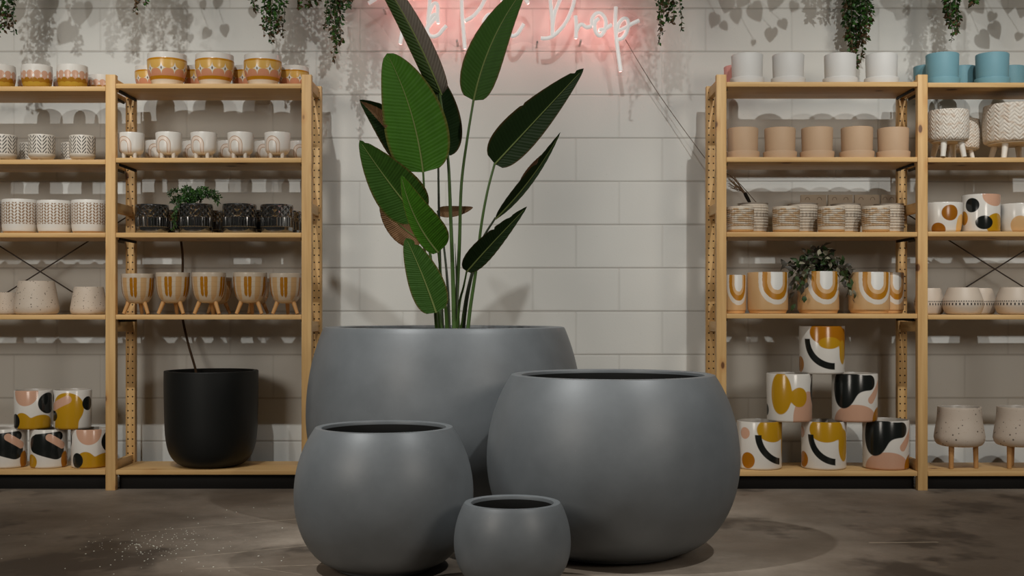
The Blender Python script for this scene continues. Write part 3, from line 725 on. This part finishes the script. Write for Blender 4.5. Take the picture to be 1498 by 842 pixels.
# left group
leaf((641, 228, 4.72), (628, 95, 4.70), 22, 34, (8, 0), 0, 14, DARKL, .5, .7)
leaf((622, 242, 4.66), (526, 146, 4.55), 34, 40, (8, -2), -25, 18, DARKL, .60, .75, notch=((.75, 1, .3, .03), (.55, 1, .3, .03)))
leaf((590, 215, 4.62), (527, 148, 4.53), 4, 16, (2, -3), -20, 10, BROWNL, .8, .9, midrib=False)
leaf((619, 252, 4.50), (566, 78, 4.42), 46, 48, (8, -3), 4, 10, BRIGHT, .60, .56, notch=((.985, 1, .5, .02), (.40, -1, .12, .02)))
leaf((612, 320, 4.46), (526, 205, 4.36), 34, 42, (0, 4), -10, 16, GREEN, .60, .72, notch=((.93, 1, .4, .02),))
leaf((617, 352, 4.58), (556, 290, 4.50), 26, 18, (-6, 4), 20, 15, BROWNL, .6, .75)
leaf((641, 369, 4.36), (587, 256, 4.28), 14, 38, (-6, 6), -16, 14, BRIGHT, .55, .70)
leaf((638, 457, 4.34), (594, 348, 4.30), 26, 27, (2, 0), 6, 10, GREEN, .60, .55, notch=((.86, 1, .4, .03),))
leaf((640, 309, 4.78), (692, 303, 4.74), 9, 9, (0, 3), 0, 20, BROWNL, .6, .6, midrib=False)
zy = 505
stem([(643, 135, 4.55), (650, 185, 4.54), (656, 240, 4.55), (659, 310, 4.57), (663, 420, 4.59), (665, zy, 4.60)], 3.4, 7)
stem([(693, 145, 4.55), (684, 200, 4.56), (675, 270, 4.58), (672, 360, 4.60), (668, 440, 4.62), (666, zy, 4.63)], 3.4, 7)
stem([(724, 238, 4.60), (713, 280, 4.60), (704, 330, 4.61), (697, 390, 4.62), (688, 450, 4.63), (682, zy, 4.63)], 3.4, 6, STEM)
stem([(725, 318, 4.65), (706, 350, 4.66), (692, 395, 4.66), (682, 440, 4.66), (674, zy, 4.66)], 3, 8, STEMD)
stem([(683, 395, 4.45), (678, 420, 4.48), (672, 445, 4.52), (667, zy, 4.56)], 2.5, 5, STEM)
stem([(641, 226, 4.72), (642, 300, 4.70), (644, 400, 4.68), (648, zy, 4.66)], 3, 6, STEMD)
stem([(619, 250, 4.50), (622, 300, 4.52), (629, 370, 4.54), (640, 440, 4.57), (648, zy, 4.58)], 3, 6)
stem([(612, 318, 4.46), (622, 370, 4.50), (634, 430, 4.54), (641, zy, 4.56)], 3, 6, STEMD)
stem([(617, 350, 4.58), (628, 395, 4.60), (640, 450, 4.61), (644, zy, 4.62)], 2.6, 5, STEMD)
stem([(641, 367, 4.36), (646, 410, 4.42), (652, 450, 4.48), (655, zy, 4.52)], 3, 6)
stem([(637, 455, 4.34), (638, 475, 4.42), (642, zy, 4.46)], 3, 6)
stem([(640, 308, 4.78), (648, 350, 4.76), (655, 420, 4.72), (658, zy, 4.70)], 2.6, 5, STEMD)
stem([(665.5, 356, 4.60), (667, 390, 4.60), (669, 440, 4.60), (671, zy, 4.60)], .6, 7, STEMD)
stem([(678, 458, 4.50), (674, 480, 4.53), (670, zy, 4.56)], 1, 9)
# ------------------------------------------------------------------ small plants
def leaf_mesh(bm, p, d, n, L, Wd, mi=0, bend=.3):
    d = d.normalized(); sd = d.cross(n)
    if sd.length < 1e-4: sd = d.cross(Vector((1, .3, .2)))
    sd.normalize(); n = sd.cross(d).normalized()
    a = bm.verts.new(p); t = bm.verts.new(p+d*L-n*L*bend*.5); m = p+d*L*.5+n*L*bend*.2; m2 = p+d*L*.22
    l, r = bm.verts.new(m+sd*Wd*.5-n*Wd*.12), bm.verts.new(m-sd*Wd*.5-n*Wd*.12)
    l2, r2 = bm.verts.new(m2+sd*Wd*.36), bm.verts.new(m2-sd*Wd*.36); c = bm.verts.new(m)
    for q in ((a, l2, c), (a, c, r2), (l2, l, c), (r2, c, r), (l, t, c), (c, t, r)):
        bm.faces.new(q).material_index = mi
def broad_leaf(bm, p, d, n, L, wf):
    d = d.normalized(); sd = d.cross(n).normalized(); n = sd.cross(d).normalized(); m = []; W = L*wf*.5
    prof = [(-.10, .30), (-.06, .62), (.06, .88), (.22, 1.0), (.42, .95), (.62, .72), (.80, .42), (.93, .16)]
    ctr = [bm.verts.new(p + d*L*t - n*L*.18*t*t) for t in (0, .22, .42, .62, .80, 1)]
    for sg in (-1, 1):
        e = [bm.verts.new(p + d*L*t + sd*sg*W*w - n*(L*.18*max(t, 0)**2 + W*.18*w)) for t, w in prof]
        for q in ((ctr[0], e[0], e[1]), (ctr[0], e[1], e[2]), (ctr[0], e[2], e[3], ctr[1]), (ctr[1], e[3], e[4], ctr[2]), (ctr[2], e[4], e[5], ctr[3]), (ctr[3], e[5], e[6], ctr[4]), (ctr[4], e[6], e[7], ctr[5])):
            bm.faces.new(q)
def rnd(s=1): return Vector((random.uniform(-s, s), random.uniform(-s, s), random.uniform(-s, s)))
FG = plain('small_leaf', A(36, 66, 19), .45, .4, .3, 30); FD = plain('small_leaf_dark', A(24, 44, 15), .45, .4, .3, 30); FB = plain('small_leaf_brown', A(66, 50, 32), .6, .3, .3, 30)
VINE = plain('vine_stem', A(56, 50, 30), .7, .3)
def vine_pot(px, label):
    pass
def hanging(label, px, Y, strands, big=(), potz=2.72):
    """a pot hung from the ceiling above the frame; strands: (px, py end, leaf size px, spread px, density)"""
    c = at(px, 0, Y); root = empty('hanging_plant', (c.x, Y, potz)); tag(root, label, 'hanging plant', 'hanging plants above the shelves')
    R = .11
    b = new(); lathe(b, from_curve([(R*.7, -.16), (R*.85, -.12), (R*.97, -.04), (R, -.002)], 0, .006) if False else [(0, -.16), (R*.68, -.16), (R*.74, -.154), (R*.97, -.006), (R*.97, 0), (R*.90, 0), (R*.88, -.03), (0, -.03)], 32)
    obj('pot', b, plain('hung_pot', A(170, 160, 148), .6, .3), root)
    b = new(); top = 4.4-potz
    for k in range(3):
        an = k*2*pi/3; tube(b, [(R*.93*cos(an), R*.93*sin(an), -.003), (0, 0, .45)], .0015, 5)
    tube(b, [(0, 0, .45), (0, 0, top)], .0015, 5); obj('cord', b, VINE, root)
    fb, sb = new(), new()
    for (sx, sy, ls, spread, den) in strands:
        e = at(sx, sy, Y+random.uniform(-.05, .05)); e.y = max(5.02, min(5.46, e.y))
        e = e-root.location; ang = atan2(e.y, e.x); st = Vector((R*.9*cos(ang), R*.9*sin(ang), .0))
        P = smooth([st*.5+Vector((0, 0, -.025)), st*1.1+Vector((0, 0, .03)), Vector((e.x*.95, e.y*.95, -.12)), Vector((e.x+random.uniform(-.01, .01), e.y, e.z*.55)), e], 14)
        for a0 in range(len(P)): P[a0] = P[a0]+Vector((sin(a0*.9+sx)*.004, cos(a0*.7+sx)*.004, 0))
        tube(sb, P, .0012, 5); L = ls*1.4*Y/F; sp = spread*Y/F; den = int(den*1.7+.5)
        N = len(P)
        for i in range(8, N):
            fall = 1-.75*max(0, (i/N-.72)/.28)
            for _ in range(den):
                t = random.random(); p = P[i-1].lerp(P[i], t); off = rnd(1); off.z *= .3; off = off*sp*fall
                tube(sb, [p, p+off+Vector((0, 0, .004))], .0005, 3, caps=False) if sp > .012 else None
                d = Vector((off.x, off.y, -abs(off.length)*.5-.003))+rnd(.01)
                leaf_mesh(fb, p+off, d, rnd(1), L*random.uniform(.7, 1.25), L*random.uniform(.5, .75), (2 if (i/N > .93 and random.random() < .5) or random.random() < .03 else (1 if random.random() < .45 else 0)))
    obj('foliage', fb, [FG, FD, FB], root, None, 0); obj('stems', sb, VINE, root)
    if big:
        bb, sb = new(), new()
        for (sx, sy, px_) in big:
            wp = at(sx, sy, YW); lx = min(SPOTS, key=lambda v: abs(v-wp.x)); lp = Vector((lx, 2.27, 4.1))
            yl = random.uniform(5.08, 5.22); q = lp+(wp-lp)*((yl-lp.y)/(wp.y-lp.y))-root.location
            L = px_*YW/F*.9; st = Vector((max(-.09, min(.09, q.x*.3)), -.02, .01))
            lay = Vector((random.uniform(-.7, .7), random.uniform(-.3, .2), -1)); n = Vector((random.uniform(-.3, .3), -1, .6)); up = q-lay.normalized()*L*.5
            tube(sb, smooth([st, st.lerp(up, .5)+Vector((random.uniform(-.03, .03), 0, .05)), up], 6), .0011, 5)
            broad_leaf(bb, up, lay, n, L, random.uniform(.72, .95))
        obj('broad_leaves', bb, [FG], root, None, 0); obj('stalks', sb, VINE, root)
    return root
random.seed(21); SPOTS = (-2.25, -1.31, 0.0, 1.34, 2.3)
hanging('trailing green plant hanging in the top left corner of the photo', 5, 5.22, [(2, 44, 5, 9, 5), (10, 38, 5, 9, 5), (20, 50, 4.5, 5, 3), (-6, 55, 5, 9, 4), (30, -20, 5, 10, 4), (60, -25, 5, 12, 4)], [(18, 25, 40), (95, 55, 40), (120, 25, 38), (70, 12, 34)])
hanging('short trailing sprigs at the top above the left end of the diamond pots', 205, 5.22, [(199, 18, 4.5, 4, 3), (214, 10, 4.5, 4, 3), (203, 2, 5, 6, 4), (170, -25, 6, 14, 5), (145, -22, 6, 14, 5), (235, -20, 6, 12, 4)], [(205, 42, 36), (185, 20, 40), (232, 18, 30), (258, 22, 26), (274, 34, 22), (278, 58, 13), (301, 51, 17), (329, 47, 18), (318, 8, 20), (298, 9, 14)])
hanging('dense trailing green plant hanging above the rightmost yellow diamond pot', 395, 5.22, [(390, 42, 5, 9, 7), (400, 52, 5, 8, 6), (408, 45, 5, 6, 5), (397, 66, 4.5, 4, 3), (385, 55, 4, 3, 2), (372, 18, 4.5, 7, 4), (414, 55, 4, 3, 2), (438, 12, 5, 5, 4), (452, 14, 5, 6, 4), (462, 5, 5, 5, 4), (428, -25, 5, 10, 4)], [(372, 20, 22), (415, 30, 30), (440, 55, 24)])
hanging('trailing plant with a long thin brown-tipped strand, left of the neon sign', 490, 5.22, [(486, 60, 5, 6, 4), (492, 72, 5, 7, 4), (498, 66, 5, 6, 4), (489, 92, 4.5, 4, 3), (508, 12, 5, 8, 5), (514, 10, 4, 6, 3), (482, 40, 4.5, 7, 4), (476, 45, 4, 2, 2), (495, 15, 5.5, 12, 6), (515, -25, 5, 12, 5)])
hanging('slender trailing plant hanging right of the neon sign', 975, 5.22, [(968, 48, 5, 4, 4), (978, 30, 5, 6, 4), (984, 34, 5, 5, 4), (996, 46, 4, 3, 3), (966, 62, 4, 2, 3), (972, 20, 5, 7, 4), (940, -25, 6, 12, 5), (915, -28, 6, 12, 5)], [(1043, 32, 20), (1060, 8, 32), (1078, 26, 24), (1060, 40, 16), (1107, 20, 26), (1128, 54, 24), (1146, 38, 18), (1084, 2, 26), (1132, 3, 34), (1102, 64, 10)])
hanging('long dense trailing plant hanging behind the white saucer pots', 1253, 5.40, [(1240, 60, 5.5, 8, 7), (1250, 72, 5.5, 9, 7), (1262, 62, 5.5, 8, 7), (1268, 58, 5, 6, 5), (1252, 100, 5, 5, 5), (1260, 86, 4.5, 4, 3), (1246, 80, 5, 5, 4), (1273, 35, 5, 5, 4), (1236, 25, 5, 6, 4), (1200, -22, 6, 12, 5), (1220, -24, 6, 12, 5)], [(1160, 12, 16), (1190, 20, 16)])
hanging('trailing green plant hanging above the blue pots', 1395, 5.22, [(1390, 40, 5.5, 8, 6), (1398, 50, 5.5, 7, 5), (1385, 30, 5, 6, 4), (1392, 62, 4.5, 4, 2), (1402, 32, 5, 6, 4), (1424, 6, 6, 6, 5), (1430, 3, 5, 5, 4)], [(1308, 4, 36), (1316, 20, 30), (1348, 6, 30), (1350, 26, 36), (1340, 42, 34), (1388, 22, 30), (1404, 34, 30), (1420, 8, 30), (1434, 10, 28), (1450, 27, 18), (1457, 47, 24), (1490, 56, 16), (1478, 4, 40), (1496, 12, 34), (1441, 62, 30), (1330, 60, 14)])
# small fern in the second dark pot
def tuft(name, label, px, Y, z, stems, L, mats, cat, droop=1.0, wide=.5, dens=10):
    root = empty(name, (at(px, 0, Y).x, Y, z)); tag(root, label, cat); fb, sb = new(), new()
    for (ex, ez, ey) in stems:
        e = Vector((ex, ey, ez)); P = smooth([(random.uniform(-.012, .012), random.uniform(-.012, .012), -.03), Vector((ex*.3, ey*.3, max(.03, ez*.5+.03))), Vector((ex*.75, ey*.75, max(ez, 0)*.8+.03*droop)), e], 8)
        tube(sb, P, .0011, 5)
        for i in range(6, len(P)):
            for _ in range(dens):
                p = P[i]+rnd(L*.5); leaf_mesh(fb, p, (P[i]-P[i-1])*1.0+rnd(.012), rnd(1)+Vector((0, -.8, .6)), L*random.uniform(.6, 1.2), L*wide*random.uniform(.7, 1.1), random.randrange(len(mats)), .4)
    obj('foliage', fb, mats, root, None, 0); obj('stems', sb, VINE, root); return root
s = 5.238/F; random.seed(5)
tuft('small_fern', 'small trailing fern growing in a glossy dark ribbed pot', 286, 5.238, ZL2[2]+.112, [(-38*s, 20*s, -.01), (-36*s, 8*s, .02), (-20*s, 26*s, .03), (-6*s, 20*s, -.02), (4*s, 22*s, .02), (12*s, 16*s, -.03), (18*s, 24*s, .0), (30*s, 10*s, .02), (-26*s, -22*s, -.06), (-24*s, -12*s, -.07), (-14*s, 8*s, -.05), (2*s, 8*s, -.05), (-28*s, -30*s, -.055), (34*s, 16*s, .0)], .015, [FD, FD, FG], 'plant', dens=6)
VG1 = plain('variegated_leaf', A(104, 100, 84), .5, .4, .45, 40); VG2 = plain('variegated_green', A(34, 50, 22), .5, .4, .35, 25); VG3 = plain('variegated_grey_brown', A(46, 42, 34), .5, .4, .3, 25)  # pale, green and dark grey-brown leaf colours
tuft('variegated_plant', 'variegated grey green trailing plant growing in an arch pattern pot', 1197, 5.243, ZR1[3]+.165, [(-2*s, 38*s, .0), (-20*s, 24*s, -.03), (-46*s, 14*s, .0), (-40*s, 2*s, -.03), (-34*s, -38*s, -.085), (-42*s, -20*s, -.06), (-28*s, -20*s, -.09), (-24*s, 6*s, -.06), (10*s, 26*s, -.02), (24*s, 20*s, .02), (36*s, 10*s, -.02), (42*s, -4*s, -.04), (40*s, -30*s, -.07), (36*s, -14*s, -.08), (14*s, 16*s, -.06), (0, 18*s, -.06), (-12*s, 22*s, -.04), (44*s, -18*s, -.05), (-38*s, -8*s, -.08)], .040, [VG1, VG3, VG2, VG3, VG2], 'plant', wide=.6, dens=1)
# dried stems leaning out of a tall ribbed pot
DRY = plain('dried_stem', A(112, 94, 76), .9, .2, .25); DRYD = plain('dark_binding', A(26, 22, 18), .7, .3)
root = empty('dried_stem_bunch', at(1101, 296, 5.357)); tag(root, 'bunch of dried stems with dark binding, leaning left out of a tall ribbed pot', 'dried stems')
b = new(); O = root.location; random.seed(3)
a0, a1 = at(1108, 318, 5.357)-O, at(1090, 283, 5.36)-O
for k in range(26):
    e = at(1066+random.uniform(-3, 10), 262+random.uniform(-6, 14), 5.37+random.uniform(-.03, .03))-O
    tube(b, smooth([a0+rnd(.004), a1+rnd(.004), a1.lerp(e, .55)+rnd(.006), e], 4), .0013, 5)
obj('stems', b, DRY, root)
b = new(); u = (a1-a0).normalized(); tube(b, [a1-u*.045, a1-u*.025, a1-u*.005, a1+u*.004], [.007, .0085, .0085, .007], 12); obj('binding', b, DRYD, root)
# ------------------------------------------------------------------ neon sign
def emis(name, col, e):
    m = bpy.data.materials.new(name); m.use_nodes = True; t = m.node_tree; p = t.nodes['Principled BSDF']
    p.inputs['Base Color'].default_value = A(186, 180, 176); p.inputs['Roughness'].default_value = .35
    p.inputs['Emission Color'].default_value = col; p.inputs['Emission Strength'].default_value = e; return m
TUBE = emis('neon_tube', (1, .95, .93, 1), .24); GLOW = emis('neon_back', (1, .36, .34, 1), 6.0)
YS = 5.45
sign = empty('neon_sign', at(745, 30, YS)); tag(sign, 'white script neon sign with pink glow reading The Pot Drop on the wall', 'neon sign')
SO = sign.location
def stroke(parent, pts, r=3.0):
    P = smooth([at(x, y, YS)-SO for x, y in pts], 7)
    b = new(); tube(b, P, r*YS/F, 12); o = obj('tube', b, TUBE, parent)
    b = new(); tube(b, [p+Vector((0, .0095, 0)) for p in P], r*.6*YS/F, 8); obj('backlight', b, GLOW, parent)
def letter(strokes):
    e = empty('letter'); e.parent = sign
    return [stroke(sign, s) for s in strokes]
STROKES = [
 [(539, 5), (552, -3), (575, -16), (606, -30), (640, -36)], [(597, -34), (595, -5), (590, 35), (585.5, 64)],
 [(604, -2), (620, -14), (634, -28), (640, -40), (634, -44), (630, -20), (628, 10), (626, 34)], [(627, 22), (634, 6), (640, 8), (640, 24), (641, 34)] ,
 [(619, 47), (626, 40), (634, 30), (638.5, 24), (635, 21.5), (629, 29), (625, 41), (627, 50), (634, 53.5), (642, 50), (648, 43), (653, 37.5)],
 [(683, -22), (676, -16), (676, 20), (678, 45), (680, 71)], [(679, -14), (690, -26), (706, -26), (712, -12), (706, 6), (694, 22), (680, 31)],
 [(722, 22), (714, 22), (708, 31), (709, 42), (716, 47), (724, 42), (727, 31), (722, 22), (726, 30), (738, 30)],
 [(752, -20), (748, 10), (744, 38), (748, 52), (756, 50), (762, 42), (766, 35)], [(733, 2), (748, -4), (764, -6), (773, 5)],
 [(804, -14), (806, 10), (808, 35), (808, 53)], [(808, 42), (812, 18), (822, -6), (832, -24), (840, -20), (840, 0), (834, 20), (824, 38), (810, 52), (800, 56), (791, 56)],
 [(842, 23), (843, 40), (842.5, 56)], [(843, 46), (847, 38), (852, 36), (858, 40), (866, 38)],
 [(866, 38), (866, 28), (872, 20), (880, 20.5), (886, 30), (885, 43), (879, 52), (873, 49), (870, 40), (871, 32), (876, 27)], [(876, 44), (886, 42), (895, 36)],
 [(901, 10), (900, 30), (901, 50), (904, 75), (908, 104)], [(901, 52), (905, 36), (911, 28), (917, 28), (919, 36), (916, 48), (910, 56), (904, 58)], [(904, 46), (914, 41), (924, 35), (935, 30)],
]
for st in STROKES: stroke(sign, st)
# clear acrylic backing, standing off the wall on pins
m = bpy.data.materials.new('clear_acrylic'); m.use_nodes = True; t = m.node_tree; t.nodes.remove(t.nodes['Principled BSDF'])
tr_, gl, mx = t.nodes.new('ShaderNodeBsdfTransparent'), t.nodes.new('ShaderNodeBsdfGlossy'), t.nodes.new('ShaderNodeMixShader')
tr_.inputs[0].default_value = (.97, .97, .97, 1); gl.inputs['Roughness'].default_value = .15; mx.inputs[0].default_value = .02
t.links.new(tr_.outputs[0], mx.inputs[1]); t.links.new(gl.outputs[0], mx.inputs[2]); t.links.new(mx.outputs[0], t.nodes['Material Output'].inputs[0])
out = [(530, -62), (528, 12), (560, 40), (578, 68), (590, 74), (600, 62), (655, 62), (672, 70), (676, 79), (686, 79), (692, 66), (745, 66), (762, 60), (772, 60), (786, 66), (812, 66), (845, 64), (888, 64), (897, 80), (901, 110), (914, 110), (912, 70), (928, 48), (943, 34), (938, 24), (926, 22), (908, 4), (896, 4), (890, 14), (850, 12), (850, -62)]
b = new(); V = [b.verts.new(at(x, y, YS)-SO+Vector((0, .014, 0))) for x, y in out]; f = b.faces.new(V)
r = bmesh.ops.extrude_face_region(b, geom=[f]); 
for v in r['geom']:
    if isinstance(v, bmesh.types.BMVert): v.co.y += .004
bmesh.ops.recalc_face_normals(b, faces=b.faces[:])
obj('acrylic_backing', b, m, sign)
PIN = plain('standoff_pin', A(150, 148, 145), .3, .5, metal=.8)
for (x, y) in ((560, 10), (668, 58), (786, 60), (850, 58), (905, 60), (600, -40), (800, -40)):
    p = at(x, y, YS)-SO; b = new(); tube(b, [p+Vector((0, .018, 0)), p+Vector((0, YW-YS+.002, 0))], .005, 10); obj('standoff_pin', b, PIN, sign)
# two thin cords running from the sign down behind the right shelving
CORD = plain('thin_cord', A(92, 84, 76), .6, .3)
b = new(); tube(b, smooth([at(915, 58, 5.515), at(935, 92, 5.52), (at(960, 132, 5.525)), at(985, 168, 5.525), at(1012, 205, 5.515), at(1040, 240, 5.50), at(1075, 262, 5.50), at(1110, 300, 5.51)], 6), .0018, 6)
tag(obj('power_cord', b, CORD), 'thin grey cord running from the neon sign down to the right shelving', 'cord')
# scattered white crumbs on the floor
random.seed(9); b = new()
def fl(px, py): Y = CAMZ*F/(py-HY); return Vector(((px-CX)*Y/F, Y, 0))
for k in range(230):
    if k < 150: px, py = random.gauss(215, 45), random.gauss(800, 11)
    elif k < 180: px, py = random.gauss(270, 25), random.gauss(782, 6)
    else: px, py = random.uniform(0, 430), random.uniform(735, 840)
    if py < 730: continue
    p = fl(px, py); s_ = random.uniform(.0008, .0026)
    r = bmesh.ops.create_icosphere(b, subdivisions=1, radius=s_)
    for v in r['verts']: v.co = Vector((v.co.x*random.uniform(.7, 1.5), v.co.y*1.2, v.co.z*.6))+p+Vector((0, 0, s_*.5))
tag(obj('white_crumbs', b, plain('crumb', A(190, 184, 172), .9, .2)), 'white crumbs scattered over the concrete left of the grey planters', 'crumbs', None, 'stuff')
# ------------------------------------------------------------------ light
def spot(loc, target, power, size=55, blend=.6, rad=.03, col=(.985, 1, .985)):
    L = bpy.data.lights.new('ceiling_spot', 'SPOT'); L.energy = power; L.spot_size = radians(size); L.spot_blend = blend; L.shadow_soft_size = rad; L.color = col
    o = bpy.data.objects.new('ceiling_spot', L); COL.objects.link(o); o.location = loc
    o.rotation_euler = (Vector(target)-Vector(loc)).to_track_quat('-Z', 'Y').to_euler(); return o
SP = 182
for x, k in ((-2.25, 1.25), (-1.31, 1.25), (0.0, 1.0), (1.34, 1.25), (2.3, 1.25)):
    spot((x, 2.27, 4.1), (x, 5.4, 1.14), SP*k, 39, 1.0, .03)
for x, k in ((-2.0, 1.25), (1.8, .85)):
    spot((x, 2.35, 3.9), (x*.12, 3.95, .5), 330*k, 34, .9, .05)
def softbox(loc, target, size, power):
    L = bpy.data.lights.new('softbox_light', 'AREA'); L.shape = 'RECTANGLE'; L.size = size[0]; L.size_y = size[1]; L.energy = power; L.color = (1, .92, .82)
    o = bpy.data.objects.new('softbox_light', L); COL.objects.link(o); o.location = loc
    o.rotation_euler = (Vector(target)-Vector(loc)).to_track_quat('-Z', 'Y').to_euler()
softbox((-2.8, .5, 2.2), (-1.0, 5.3, 1.1), (1.2, 1.2), 50)
softbox((2.8, .5, 2.2), (1.0, 5.3, 1.1), (1.0, 1.0), 38)
w = bpy.data.worlds.new('world'); scene.world = w; w.use_nodes = True
w.node_tree.nodes['Background'].inputs[0].default_value = (1, .95, .90, 1); w.node_tree.nodes['Background'].inputs[1].default_value = .02
